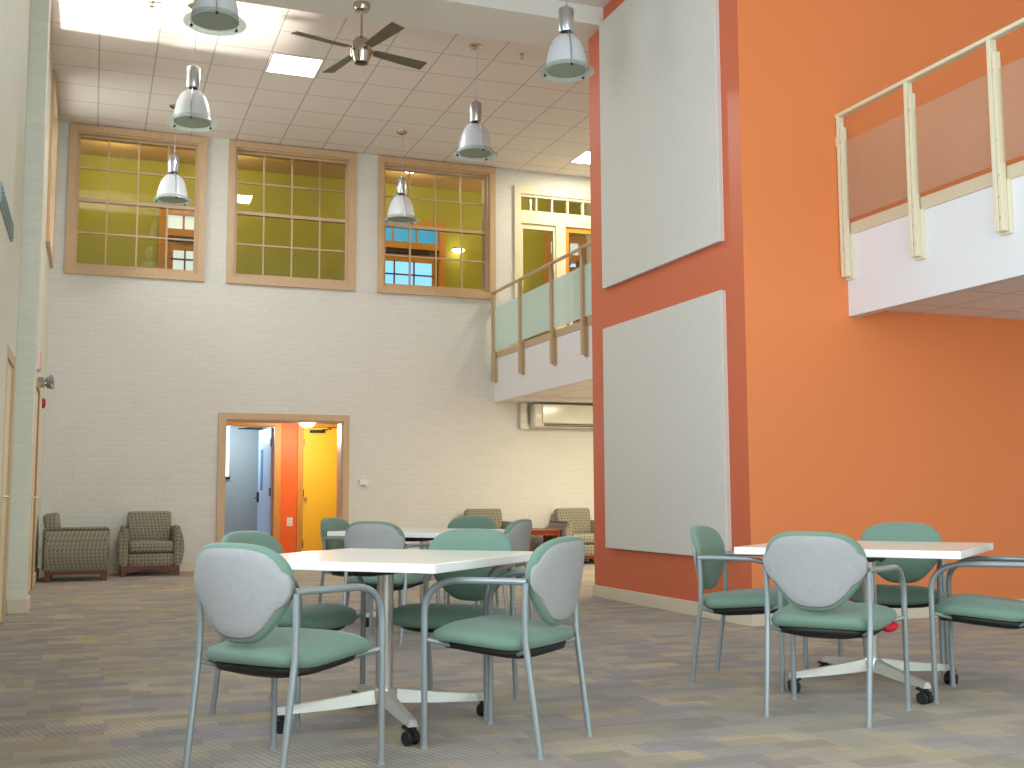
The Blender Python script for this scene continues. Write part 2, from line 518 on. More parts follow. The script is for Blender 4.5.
def railing(name, posts, y_end, mat, gmat, label, sgn):
    root = empty(name, (BX, posts[0], 3.19))
    tag(root, label, 'railing')
    oy = posts[0]
    lo, hi = min(posts[0], y_end), max(posts[0], y_end)
    def L(dims): return (dims[0] - BX, dims[1] - BX, dims[2] - oy, dims[3] - oy, dims[4] - 3.19, dims[5] - 3.19)
    part_box('handrail', root, mat, L((BX - 0.075, BX - 0.015, lo - 0.03, hi + 0.03, 4.18, 4.21)), 0.010)
    part_box('curb', root, m_rail_tan if sgn < 0 else m_curb, L((BX - 0.012, BX + 0.10, lo - 0.02, hi, 3.165, 3.265)), 0.004)
    for i, y in enumerate(posts):
        bm = bmesh.new()
        box(bm, *L((BX - 0.075, BX - 0.02, y - 0.016, y + 0.018, 2.81, 4.18)), bev=0.004)
        box(bm, *L((BX - 0.070, BX - 0.025, y - 0.050, y - 0.024, 2.81, 4.08)), bev=0.003)
        p = mk('post', bm, mat, root)
        part_box('base_plate', p, mat, L((BX - 0.022, BX + 0.0, y - 0.075, y + 0.030, 2.79, 3.17)), 0.003)
        for z in (2.9, 3.05, 3.2, 3.45, 3.95):
            bm = bmesh.new(); bmesh.ops.create_uvsphere(bm, u_segments=10, v_segments=6, radius=0.009, matrix=Matrix.Translation((-0.072, y - 0.037 - oy, z - 3.19)))
            mk('bolt', bm, m_alu, p, True)
    ys = list(posts) + ([y_end] if abs(y_end - posts[-1]) > 0.3 else [])
    for a, b in zip(ys, ys[1:]):
        lo2, hi2 = min(a, b) + 0.03, max(a, b) - 0.05
        part_box('glass_panel', root, gmat, L((BX - 0.042, BX - 0.032, lo2, hi2, 3.29, 3.955)))
    part_box('wall_bracket', root, m_rail, L((BX - 0.075, BX - 0.02, posts[0] + 0.022, (YF if sgn < 0 else 7.63), 3.93, 4.02)), 0.004)
    return root
railing('balcony_railing', [16.30, 15.13, 13.93, 12.90, 11.80], 10.60, m_rail_tan, m_frost_l,
        'tan balcony railing with pale green frosted glass beside the white brick wall', -1)
railing('balcony_railing', [7.60, 6.76, 5.90, 5.04, 4.18, 3.32, 2.46], 1.6, m_rail, m_frost_r,
        'cream balcony railing with greyish translucent panels beside the orange wall', 1)

# ------------------------------------------------------------------ acoustic panels
for name, z0, z1, lab in (('acoustic_panel', 3.11, 5.905, 'tall pale fabric acoustic panel, the upper one on the terracotta wall'),
                          ('acoustic_panel', 0.505, 2.70, 'pale fabric acoustic panel, the lower one near the floor on the terracotta wall')):
    root = empty(name, (4.86, 9.05, z0))
    tag(root, lab, 'wall panel', 'fabric panels on the terracotta wall')
    part_box('fabric_face', root, m_panel, (-0.05, -0.012, -1.14, 1.135, 0.0, z1 - z0), 0.006)
    part_box('backing_frame', root, m_white, (-0.012, 0.0, -1.135, 1.13, 0.005, z1 - z0 - 0.005))

# ------------------------------------------------------------------ windows between hall and upper corridor
def win_far(n, x0, x1, z0=4.11, z1=6.235, tilt=None):
    root = empty('window_%d' % n, ((x0 + x1) / 2, YF, z0)); tag(root, kind='structure')
    w, h = (x1 - x0) / 2, z1 - z0
    c = 0.095
    bm = bmesh.new()   # casing
    box(bm, -w + 0.001, -w + c, -0.034, 0.02, 0.004, h - 0.004, 0.002); box(bm, w - c, w - 0.001, -0.034, 0.02, 0.004, h - 0.004, 0.002)
    box(bm, -w, w, -0.037, 0.02, h - c, h, 0.002); box(bm, -w, w, -0.042, 0.02, 0, c, 0.002)
    mk('casing', bm, m_wood_win, root)
    bm = bmesh.new()   # jamb lining
    iw = w - c + 0.0
    box(bm, -iw - 0.01, -iw + 0.022, 0.0, 0.3, c, h - c); box(bm, iw - 0.022, iw + 0.01, 0.0, 0.3, c, h - c)
    box(bm, -iw, iw, 0.0, 0.3, c - 0.01, c + 0.02); box(bm, -iw, iw, 0.0, 0.3, h - c - 0.02, h - c + 0.01)
    mk('jamb_lining', bm, m_wood_win, root)
    zm = 5.165 - z0
    def sash(nm, za, zb, y, lowrail, toprail):
        bm = bmesh.new()
        a = iw - 0.022; st = 0.028
        box(bm, -a, -a + st, y, y + 0.04, za, zb); box(bm, a - st, a, y, y + 0.04, za, zb)
        box(bm, -a, a, y, y + 0.04, za, za + lowrail); box(bm, -a, a, y, y + 0.04, zb - toprail, zb)
        for k in (1, 2, 3):
            x = -a + 2 * a * k / 4
            box(bm, x - 0.011, x + 0.011, y + 0.006, y + 0.034, za, zb)
        zz = (za + lowrail + zb - toprail) / 2
        box(bm, -a, a, y + 0.006, y + 0.034, zz - 0.011, zz + 0.011)
        s = mk(nm, bm, m_wood_win, root)
        bm = bmesh.new(); box(bm, -a + 0.01, a - 0.01, -0.002, 0.002, za + 0.01, zb - 0.01)
        g = mk('pane', bm, m_glass, s)
        g.location = (0, y + 0.02, 0)
        if tilt and nm == 'upper_sash': g.rotation_euler = tilt
    sash('upper_sash', zm - 0.0, h - c - 0.018, 0.10, 0.05, 0.03)
    sash('lower_sash', c + 0.018, zm + 0.045, 0.055, 0.05, 0.045)
win_far(1, -0.425, 1.435)
win_far(2, 1.745, 3.64, tilt=(0.006, 0, -0.009))
win_far(3, 3.975, 5.885)

# window 4: door and transom screen on the far balcony
root = empty('window_4', (6.22, YF, 3.19)); tag(root, kind='structure')
def S4(x0, x1, y0, y1, z0, z1): return (x0 - 6.22, x1 - 6.22, y0 - YF, y1 - YF, z0 - 3.19, z1 - 3.19)
bm = bmesh.new()
for d in ((6.205, 6.315, 16.36, 16.5, 3.19, 5.99), (6.205, 8.45, 16.36, 16.5, 5.86, 5.99), (6.25, 8.4, 16.38, 16.5, 5.385, 5.575),
          (6.93, 7.09, 16.38, 16.5, 3.19, 5.45), (7.72, 7.88, 16.38, 16.5, 3.19, 5.45), (8.33, 8.45, 16.36, 16.5, 3.19, 5.99),
          (6.30, 8.4, 16.385, 16.5, 5.565, 5.60), (6.30, 8.4, 16.385, 16.5, 5.82, 5.87)):
    q = 0.0012 * len(bm.verts) / 24
    box(bm, *S4(d[0], d[1], d[2] + q * 0.1, d[3] + q * 0.1, d[4], d[5] - q * 0.1), bev=0.002)
mk('screen_frame', bm, m_cream, root)
bm = bmesh.new()
for k in range(1, 7): box(bm, *S4(6.32 + 0.275 * k - 0.012, 6.32 + 0.275 * k + 0.012, 16.40, 16.46, 5.58, 5.84))
mk('muntin', bm, m_cream, root)
bm = bmesh.new(); box(bm, *S4(6.31, 8.36, 16.43, 16.436, 5.58, 5.84)); mk('pane', bm, m_glass, root)
bm = bmesh.new()
for d in ((6.315, 6.36, 16.41, 16.47, 3.19, 5.385), (6.89, 6.93, 16.41, 16.47, 3.19, 5.385), (6.315, 6.93, 16.41, 16.47, 5.30, 5.385), (6.315, 6.93, 16.41, 16.47, 3.19, 3.45)):
    box(bm, *S4(*d))
s = mk('fixed_sash', bm, m_cream, root)
bm = bmesh.new(); box(bm, *S4(6.35, 6.9, 16.43, 16.436, 3.4, 5.32)); mk('pane', bm, m_glass, s)
bm = bmesh.new()
for d in ((7.09, 7.16, 16.41, 16.47, 3.19, 5.385), (7.65, 7.72, 16.41, 16.47, 3.19, 5.385), (7.09, 7.72, 16.41, 16.47, 5.30, 5.385), (7.09, 7.72, 16.41, 16.47, 3.19, 3.45)):
    box(bm, *S4(*d))
s = mk('door_leaf', bm, m_wood_gold, root)
bm = bmesh.new(); box(bm, *S4(7.15, 7.66, 16.43, 16.436, 3.4, 5.32)); mk('pane', bm, m_glass, s)

# left-wall windows (high, seen edge-on) with wooden casings
def win_left(n, y0, y1, z0, z1, x, mat):
    root = empty('window_%d' % n, (x, (y0 + y1) / 2, z0)); tag(root, kind='structure')
    h, w = z1 - z0, (y1 - y0) / 2
    bm = bmesh.new(); c = 0.09
    for (a, b, e, f) in ((-w - c, -w + 0.01, -c, h + c * 0.8), (w - 0.01, w + c, -c, h + c * 0.8), (-w - c, w + c, -c, 0.01), (-w - c, w + c, h - 0.01, h + c * 0.8)):
        box(bm, -0.02, 0.035 if n == 6 else 0.012, a, b, e, f, 0.005)
    mk('casing', bm, mat, root)
    bm = bmesh.new()
    for (a, b, e, f) in ((-w, -w + 0.05, 0, h), (w - 0.05, w, 0, h), (-w, w, 0, 0.05), (-w, w, h - 0.05, h), (-w, w, h / 2 - 0.025, h / 2 + 0.025)):
        box(bm, -0.2, -0.15, a, b, e, f)
    for k in (1, 2, 3):
        y = -w + 2 * w * k / 4; box(bm, -0.19, -0.16, y - 0.011, y + 0.011, 0, h)
    s = mk('sash', bm, mat, root)
    bm = bmesh.new(); box(bm, -0.177, -0.173, -w + 0.02, w - 0.02, 0.02, h - 0.02); mk('pane', bm, m_glass, s)
win_left(5, FWIN[0][0], FWIN[0][1], 4.2, 6.16, XL, m_wood_win)
def win_plain(n, plane, u0, u1, z0, z1, d):
    root = empty('window_%d' % n, ((u0 + u1) / 2, d, z0) if plane == 'y' else (d, (u0 + u1) / 2, z0)); tag(root, kind='structure')
    w, h = (u1 - u0) / 2, z1 - z0
    def B(bm, a, b, t, z_, zz):
        if plane == 'y': box(bm, a, b, -t, t, z_, zz)
        else: box(bm, -t, t, a, b, z_, zz)
    bm = bmesh.new()
    for a, b, e, f in ((-w, -w + 0.06, 0, h), (w - 0.06, w, 0, h), (-w, w, 0, 0.06), (-w, w, h - 0.06, h), (-0.03, 0.03, 0, h), (-w, w, h * 0.5 - 0.025, h * 0.5 + 0.025)): B(bm, a, b, 0.04, e, f)
    f_ = mk('window_frame', bm, m_wood_win, root)
    bm = bmesh.new(); B(bm, -w + 0.03, w - 0.03, 0.003, 0.03, h - 0.03); mk('pane', bm, m_glass, f_)
for i_, q_ in enumerate(NWIN): win_plain(10 + i_, 'x', *q_, -0.78)
for i_, q_ in enumerate(BWIN): win_plain(13 + i_, 'y', *q_, YB - 0.15)
win_left(6, FWIN[1][0], FWIN[1][1], 4.2, 6.16, XL, m_wood_win)

# ------------------------------------------------------------------ upper corridor behind the far wall
YC = 18.9
W1D = (0.90, 1.62)     # door behind the first window
W3D = (4.62, 5.55)     # door behind the third window
bm = bmesh.new()
holes_wall(bm, 'y', -1.2, XR, 3.0, 6.9, YC, YC + 0.15, [(1.02, 1.9, 3.2, 5.70), (4.45, 5.73, 3.2, 5.82), (7.85, 8.5, 3.2, 5.9)])
tag(mk('wall_corridor', bm, m_olive), kind='structure')
bm = bmesh.new(); box(bm, -1.2, -1.0, YF + 0.3, YC, 3.0, 6.9)
tag(mk('wall_corridor_end', bm, m_olive), kind='structure')
bm = bmesh.new(); box(bm, -1.2, XR, YF + 0.3, YC + 2.4, 6.55, 6.7)
tag(mk('ceiling_corridor', bm, m_cor_ceil), kind='structure')
bm = bmesh.new(); box(bm, -1.2, XR, YF + 0.3, YC + 2.4, 3.05, 3.2)
tag(mk('floor_corridor', bm, m_carpet), kind='structure')
bm = bmesh.new(); box(bm, -1.2, XR, YC + 2.3, YC + 2.45, 3.2, 6.55)
tag(mk('wall_upper_rooms', bm, m_bluegrey), kind='structure')

def corridor_door(n, x0, x1, ztop, zh, top_mat, low_mat, open_leaf):
    root = empty('door_%d' % n, (x0, YC, 3.2)); tag(root, kind='structure')
    w = x1 - x0; h = ztop - 3.2; hh = zh - 3.2
    bm = bmesh.new(); c = 0.10
    box(bm, -c, 0.02, -0.04, 0.17, 0, h + c, 0.006); box(bm, w - 0.02, w + c, -0.04, 0.17, 0, h + c, 0.006)
    box(bm, -c, w + c, -0.04, 0.17, h - 0.02, h + c, 0.006); box(bm, 0, w, -0.03, 0.17, hh, hh + 0.12, 0.004)
    mk('door_frame', bm, m_wood_gold, root)
    bm = bmesh.new(); box(bm, 0.02, w - 0.02, 0.05, 0.06, hh + 0.12, h - 0.02)
    t = mk('transom_pane', bm, top_mat, root)
    bm = bmesh.new(); k = w / 3
    for i in (1, 2): box(bm, k * i - 0.014, k * i + 0.014, 0.03, 0.08, hh + 0.12, h - 0.02)
    mk('transom_bar', bm, m_wood_gold, t)
    bm = bmesh.new()
    for (a, b, e, f) in ((0.03, 0.14, 0, hh - 0.09), (w - 0.13, w - 0.03, 0, hh - 0.09), (0.03, w - 0.03, hh - 0.22, hh - 0.09), (0.03, w - 0.03, 0.0, 0.9)):
        box(bm, a, b, 0.06, 0.10, e, f)
    lf = mk('door_leaf', bm, m_wood_gold, root)
    bm = bmesh.new(); box(bm, 0.1, w - 0.1, 0.075, 0.083, 0.9, hh - 0.2)
    mk('pane', bm, low_mat, lf)
    bm = bmesh.new()
    for i in (1, 2): box(bm, 0.1 + (w - 0.2) * i / 3 - 0.012, 0.1 + (w - 0.2) * i / 3 + 0.012, 0.06, 0.1, 0.9, hh - 0.2)
    for z in (1.25, 1.75): box(bm, 0.1, w - 0.1, 0.06, 0.1, z - 0.012, z + 0.012)
    mk('muntin', bm, m_wood_mahog, lf)
    bm = bmesh.new(); box(bm, 0.2, w - 0.2, 0.0, 0.06, hh - 0.08, hh - 0.02, 0.006)
    mk('door_closer', bm, m_black, root)
corridor_door(5, 1.02, 1.9, 5.70, 5.32, m_skypane, m_skypane, False)
corridor_door(6, 4.45, 5.73, 5.82, 5.40, m_bluepane, m_daypane, False)
corridor_door(7, 7.85, 8.48, 5.78, 5.40, m_skypane, m_skypane, False)

# ------------------------------------------------------------------ doorway to the lower corridor
root = empty('door_1', (2.63, YF, 0)); tag(root, kind='structure')
bm = bmesh.new(); c = 0.095; w = 0.85
box(bm, -w - c, -w + 0.005, -0.03, 0.02, 0, 2.14 + c, 0.006); box(bm, w - 0.005, w + c, -0.03, 0.02, 0, 2.14 + c, 0.006)
box(bm, -w - c, w + c, -0.032, 0.02, 2.135, 2.14 + c, 0.006)
mk('casing', bm, m_wood_win, root)
bm = bmesh.new()
box(bm, -w - 0.005, -w + 0.02, 0.0, 0.3, 0, 2.14); box(bm, w - 0.02, w + 0.005, 0.0, 0.3, 0, 2.14); box(bm, -w, w, 0.0, 0.3, 2.12, 2.145)
mk('jamb_lining', bm, m_wood_win, root)

bm = bmesh.new()
holes_wall(bm, 'y', 1.0, 5.2, 0, 2.75, YC, YC + 0.15, [(1.98, 2.87, 0, 2.22), (3.33, 4.08, 0, 2.22)])
for f in bm.faces: f.material_index = 0
tag(mk('wall_lower_corridor', bm, m_orange2), kind='structure')
bm = bmesh.new(); box(bm, 0.8, 1.0, YF + 0.3, YC, 0, 2.75); tag(mk('wall_lower_corridor_west', bm, m_orange2), kind='structure')
bm = bmesh.new(); box(bm, 5.2, 5.4, YF + 0.3, YC, 0, 2.75); tag(mk('wall_lower_corridor_east', bm, m_cream), kind='structure')
bm = bmesh.new(); box(bm, 0.8, 5.4, YF + 0.3, 21.4, 2.34, 2.44); tag(mk('ceiling_lower_corridor', bm, m_cream), kind='structure')
bm = bmesh.new()
holes_wall(bm, 'y', 0.8, 5.4, 0, 2.75, 21.2, 21.35, [(2.20, 2.385, 1.42, 2.4)])
tag(mk('wall_side_room', bm, m_bluegrey), kind='structure')
bm = bmesh.new(); box(bm, 3.0, 3.1, YC + 0.15, 21.2, 0, 2.75); tag(mk('wall_side_room_east', bm, m_bluegrey), kind='structure')
root = empty('window_7', (2.29, 21.2, 1.42)); tag(root, kind='structure')
part_box('pane', root, m_brightstrip, (-0.09, 0.093, 0.03, 0.05, 0.0, 0.98))
part_box('sill', root, m_black, (-0.11, 0.11, -0.05, 0.03, -0.05, 0.0), 0.004)

# left frame and open pale-blue door leaf
root = empty('door_2', (2.42, YC, 0)); tag(root, kind='structure')
bm = bmesh.new()
box(bm, -0.55, -0.43, -0.035, 0.16, 0, 2.31, 0.005); box(bm, 0.44, 0.545, -0.035, 0.16, 0, 2.31, 0.005); box(bm, -0.55, 0.545, -0.035, 0.16, 2.21, 2.31, 0.005)
mk('door_frame', bm, m_wood_gold, root)
ang = math.atan2(0.86, -0.085)
T = Matrix.Translation((0.425, 0.15, 0)) @ Matrix.Rotation(ang, 4, 'Z')
bm = bmesh.new(); box(bm, 0, 0.86, -0.022, 0.022, 0.01, 2.19, 0.003, mat=T)
lf = mk('door_leaf', bm, m_blue_door, root)
bm = bmesh.new(); box(bm, 0.52, 0.68, -0.024, 0.024, 1.15, 1.85, mat=T); mk('vision_pane', bm, m_blue, lf)
bm = bmesh.new(); box(bm, 0.78, 0.83, 0.02, 0.05, 0.95, 1.12, 0.004, mat=T); tube(bm, [T @ Vector((0.80, 0.05, 1.02)), T @ Vector((0.80, 0.085, 1.02)), T @ Vector((0.70, 0.085, 1.02))], 0.011); mk('handle', bm, m_black, lf, True)
bm = bmesh.new()
for z in (0.3, 1.12, 1.95): box(bm, -0.012, 0.05, 0.018, 0.032, z - 0.07, z + 0.07, mat=T)
mk('hinge', bm, m_black, lf)
bm = bmesh.new(); box(bm, 0.0, 0.26, 0.16, 0.19, 2.165, 2.195, 0.004); tube(bm, [(0.02, 0.17, 2.18), (-0.12, 0.30, 2.18), (0.25, 0.42, 2.18)], 0.008, 8); mk('door_closer', bm, m_black, root)

root = empty('door_3', (3.7, YC, 0)); tag(root, kind='structure')
bm = bmesh.new()
box(bm, -0.455, -0.36, -0.035, 0.16, 0, 2.31, 0.005); box(bm, 0.36, 0.45, -0.035, 0.16, 0, 2.31, 0.005); box(bm, -0.455, 0.45, -0.035, 0.16, 2.21, 2.31, 0.005)
mk('door_frame', bm, m_wood_gold, root)
lf = part_box('door_leaf', root, m_yellow, (-0.36, 0.36, 0.02, 0.065, 0.01, 2.205), 0.003)
bm = bmesh.new()
for z in (0.25, 1.10, 1.95): box(bm, -0.362, -0.340, 0.0, 0.022, z - 0.06, z + 0.06)
mk('hinge', bm, m_wood_mahog, lf)
bm = bmesh.new(); lathe(bm, [(0.0, -0.03), (0.022, -0.028), (0.026, 0.0), (0.016, 0.02), (0.016, 0.05)], seg=12)
for v in bm.verts: v.co = Vector((v.co.x - 0.315, v.co.z - 0.02, v.co.y + 1.02))
mk('knob', bm, m_chrome, lf, True)
bm = bmesh.new(); box(bm, -0.25, 0.0, -0.04, 0.02, 2.11, 2.16, 0.004); tube(bm, [(-0.05, -0.03, 2.165), (0.08, -0.16, 2.17), (0.05, -0.01, 2.215)], 0.008); mk('door_closer', bm, m_black, root)
# glowing strip added for the pale glints right of the yellow door
root = empty('window_8', (4.06, YC - 0.02, 0)); tag(root, kind='structure')
part_box('glint_frame', root, m_wood_win, (-0.05, 0.10, -0.05, 0.0, 0.0, 2.25), 0.004)
part_box('pane', root, m_brightstrip, (-0.035, 0.0, -0.058, -0.05, 1.0, 2.2))

t = empty('electrical_outlet', (3.13, YC, 0.62)); tag(t, 'white electrical outlet low on the orange wall between the two doors', 'outlet')
part_box('cover_plate', t, m_white, (-0.045, 0.045, -0.008, 0.0, -0.07, 0.07), 0.003)
bm = bmesh.new()
for z in (-0.03, 0.03): box(bm, -0.018, 0.018, -0.011, -0.006, z - 0.016, z + 0.016, 0.002)
mk('socket', bm, m_base, t)

# ------------------------------------------------------------------ left-wall doors (seen edge-on)
def left_door(n, x, y0, y1, ztop, mat, leafmat):
    root = empty('door_%d' % n, (x, y0, 0)); tag(root, kind='structure')
    L = y1 - y0; c = 0.09
    bm = bmesh.new()
    box(bm, -0.005, 0.032, 0, c, 0, ztop, 0.004); box(bm, -0.005, 0.032, L - c, L, 0, ztop, 0.004); box(bm, -0.005, 0.032, 0, L, ztop - c, ztop, 0.004)
    mk('door_frame', bm, mat, root)
    lf = part_box('door_leaf', root, leafmat, (0.0, 0.012, c, L - c, 0.01, ztop - c))
    bm = bmesh.new(); box(bm, 0.01, 0.02, c + 0.05, c + 0.1, 0.95, 1.15, 0.003); tube(bm, [(0.015, c + 0.075, 1.03), (0.065, c + 0.075, 1.03), (0.065, c + 0.18, 1.03)], 0.01)
    mk('handle', bm, m_chrome, lf, True)
left_door(8, -0.66, 9.30, 10.30, 2.20, m_wood_win, m_cream)
left_door(9, XL, 12.75, 13.78, 2.30, wood('brown_door_trim', (176, 128, 76)), m_cream)

# ------------------------------------------------------------------ wall devices
t = empty('exit_sign', (XL, 13.5, 2.545)); tag(t, 'pinkish exit sign box seen edge-on, high on the left brick wall', 'sign')
part_box('housing', t, m_white, (0.0, 0.03, -0.16, 0.16, -0.105, 0.105), 0.006)
part_box('sign_face', t, m_pink, (0.029, 0.037, -0.145, 0.145, -0.095, 0.095), 0.002)
t = empty('emergency_light', (XL, 14.02, 2.36)); tag(t, 'grey twin-headed emergency light below the exit sign', 'lamp')
part_box('housing', t, m_grey, (0.0, 0.06, -0.14, 0.14, -0.05, 0.05), 0.01)
for s in (-1, 1):
    bm = bmesh.new(); lathe(bm, [(0.0, 0.0), (0.03, 0.005), (0.052, 0.06), (0.055, 0.07), (0.048, 0.072), (0.0, 0.066)], seg=20)
    R_ = Matrix.Translation((0.085, s * 0.13, -0.01 - 0.02 * s)) @ Matrix.Rotation(math.radians(75), 4, 'Y') @ Matrix.Rotation(math.radians(20 * s), 4, 'X')
    bmesh.ops.transform(bm, matrix=R_, verts=bm.verts)
    tube(bm, [(0.04, s * 0.1, 0.0), (0.09, s * 0.13, -0.01 - 0.02 * s)], 0.012)
    mk('lamp_head', bm, m_grey, t, True)
t = empty('fire_alarm', (XL, 14.2, 2.14)); tag(t, 'small red fire alarm device on the left brick wall', 'fire alarm')
part_box('back_box', t, m_white, (0.0, 0.04, -0.07, 0.07, -0.10, 0.07), 0.006)
bm = bmesh.new(); lathe(bm, [(0.060, 0.0), (0.060, 0.015), (0.045, 0.035), (0.0, 0.042)], seg=24)
bmesh.ops.transform(bm, matrix=Matrix.Translation((0.04, 0, -0.01)) @ Matrix.Rotation(PI / 2, 4, 'Y'), verts=bm.verts)
mk('red_dome', bm, m_red, t, True)
t = empty('wall_mounted_thermostat', (3.79, YF, 1.235)); tag(t, 'small white thermostat box on the brick wall right of the doorway', 'thermostat')
part_box('housing', t, m_white, (-0.055, 0.055, -0.035, 0.0, -0.045, 0.045), 0.006)
part_box('dial_slot', t, m_grey, (-0.035, 0.035, -0.038, -0.034, -0.042, -0.030))
t = empty('wall_vent', (-0.62, 8.45, 2.93)); tag(t, 'narrow grey louvred vent strip on the near left wall', 'vent')
part_box('vent_frame', t, m_louver, (0.0, 0.015, -0.6, 0.6, 0.0, 0.14), 0.004)
bm = bmesh.new()
for k in range(4): box(bm, 0.012, 0.022, -0.57, 0.57, 0.02 + k * 0.03, 0.032 + k * 0.03)
mk('louvre', bm, m_louver, t)

# split air conditioner under the far balcony
t = empty('wall_mounted_air_conditioner', (7.205, YF - 0.012, 2.07)); tag(t, 'long white wall-mounted air conditioner under the far balcony', 'air conditioner')
bm = bmesh.new(); box(bm, -0.77, 0.95, -0.24, 0.0, 0.03, 0.40, 0.035, seg=4); mk('body', bm, m_acw, t, True)
part_box('front_panel', t, m_acw, (-0.64, 0.82, -0.262, -0.235, 0.095, 0.385), 0.010)
part_box('air_slot', t, m_black, (-0.60, 0.80, -0.25, -0.235, 0.045, 0.085))
part_box('air_flap', t, m_grey, (-0.60, 0.80, -0.268, -0.25, 0.055, 0.07), 0.003)
t = empty('wall_mounted_pipe_cover', (6.335, YF - 0.002, 2.07)); tag(t, 'white vertical pipe cover beside the air conditioner', 'pipe')
bm = bmesh.new(); box(bm, -0.06, 0.05, -0.09, 0.0, 0.02, 0.42, 0.02); box(bm, -0.06, 0.085, -0.09, 0.0, 0.0, 0.11, 0.02); mk('channel', bm, m_acw, t, True)
bm = bmesh.new(); box(bm, -0.065, 0.055, -0.095, 0.0, 0.13, 0.16, 0.01); mk('clamp', bm, m_acw, t)

# ------------------------------------------------------------------ ceiling fixtures
def troffer(name, x, y, z, lab, mat, w=0.30):
    t = empty(name, (x, y, z)); tag(t, lab, 'ceiling light', 'recessed square ceiling lights')
    bm = bmesh.new()
    for (a, b, c_, d) in ((-w - 0.012, -w + 0.012, -w - 0.012, w + 0.012), (w - 0.012, w + 0.012, -w - 0.012, w + 0.012), (-w, w, -w - 0.012, -w + 0.012), (-w, w, w - 0.012, w + 0.012)):
        box(bm, a, b, c_, d, -0.012, 0.0, 0.003)
    mk('frame', bm, m_white, t)
    part_box('diffuser', t, mat, (-w + 0.01, w - 0.01, -w + 0.01, w - 0.01, -0.009, -0.001))
    return t
troffer('ceiling_light', 2.16, 13.24, ZC, 'bright square light panel in the tiled ceiling beside the fan', m_troffer)
troffer('ceiling_light', 7.19, 15.4, ZC, 'square light panel in the ceiling above the far balcony', m_troffer)
troffer('ceiling_light', 7.35, 14.1, 2.56, 'square light panel in the soffit under the far balcony', m_troffer)
troffer('ceiling_light', 7.35, 12.0, 2.56, 'square light panel under the far balcony, behind the terracotta wall', m_troffer)

def dome(x, y, z, lab, r=0.13):
    t = empty('ceiling_dome_light', (x, y, z)); tag(t, lab, 'ceiling light', 'dome lights of the corridors')
    bm = bmesh.new(); lathe(bm, [(r * 1.08, 0.0), (r * 1.08, -0.02), (r, -0.025)], seg=24); mk('rim', bm, m_white, t, True)
    bm = bmesh.new(); lathe(bm, [(r, -0.02), (r * 0.9, -0.06), (r * 0.6, -0.09), (0.0, -0.105)], seg=24); mk('glass_dome', bm, m_dome, t, True)
dome(3.20, 17.8, 2.235, 'glowing dome light at the ceiling of the ground-floor doorway')
dome(4.87, 17.8, 6.55, 'glowing dome light at the corridor ceiling seen through the third window')
dome(1.9, 17.8, 6.55, 'dome light at the corridor ceiling between the first two windows')
dome(7.05, 17.8, 5.93, 'glowing dome light seen through the transom panes above the balcony')
bm = bmesh.new(); tube(bm, [(7.05, 17.8, 5.93), (7.05, 17.8, 6.55)], 0.012); mk('drop_rod', bm, m_white, bpy.data.objects['ceiling_dome_light.003']).location = (-7.05, -17.8, -5.93)
def glow_bowl(x, z, lab, r=0.12):  # added glowing bowl, stands in for lamp spots seen in the glass
    t = empty('added_glow_bowl', (x, YC, z)); tag(t, lab, 'glowing bowl', 'added corridor glow bowls')
    part_box('back_plate', t, m_chrome, (-0.06, 0.06, -0.02, 0.0, -0.03, 0.08), 0.004)
    bm = bmesh.new(); lathe(bm, [(0.0, -0.07), (r * 0.6, -0.05), (r, 0.0), (r * 0.9, 0.005), (0.0, 0.02)], (0, -r - 0.02, 0.0), seg=24); mk('glass_bowl', bm, m_dome, t, True)
glow_bowl(6.03, 5.42, 'small glowing bowl added for a bright spot in the third window')
glow_bowl(7.20, 5.02, 'small glowing bowl added for a bright spot in the glazed door above the balcony', 0.09)

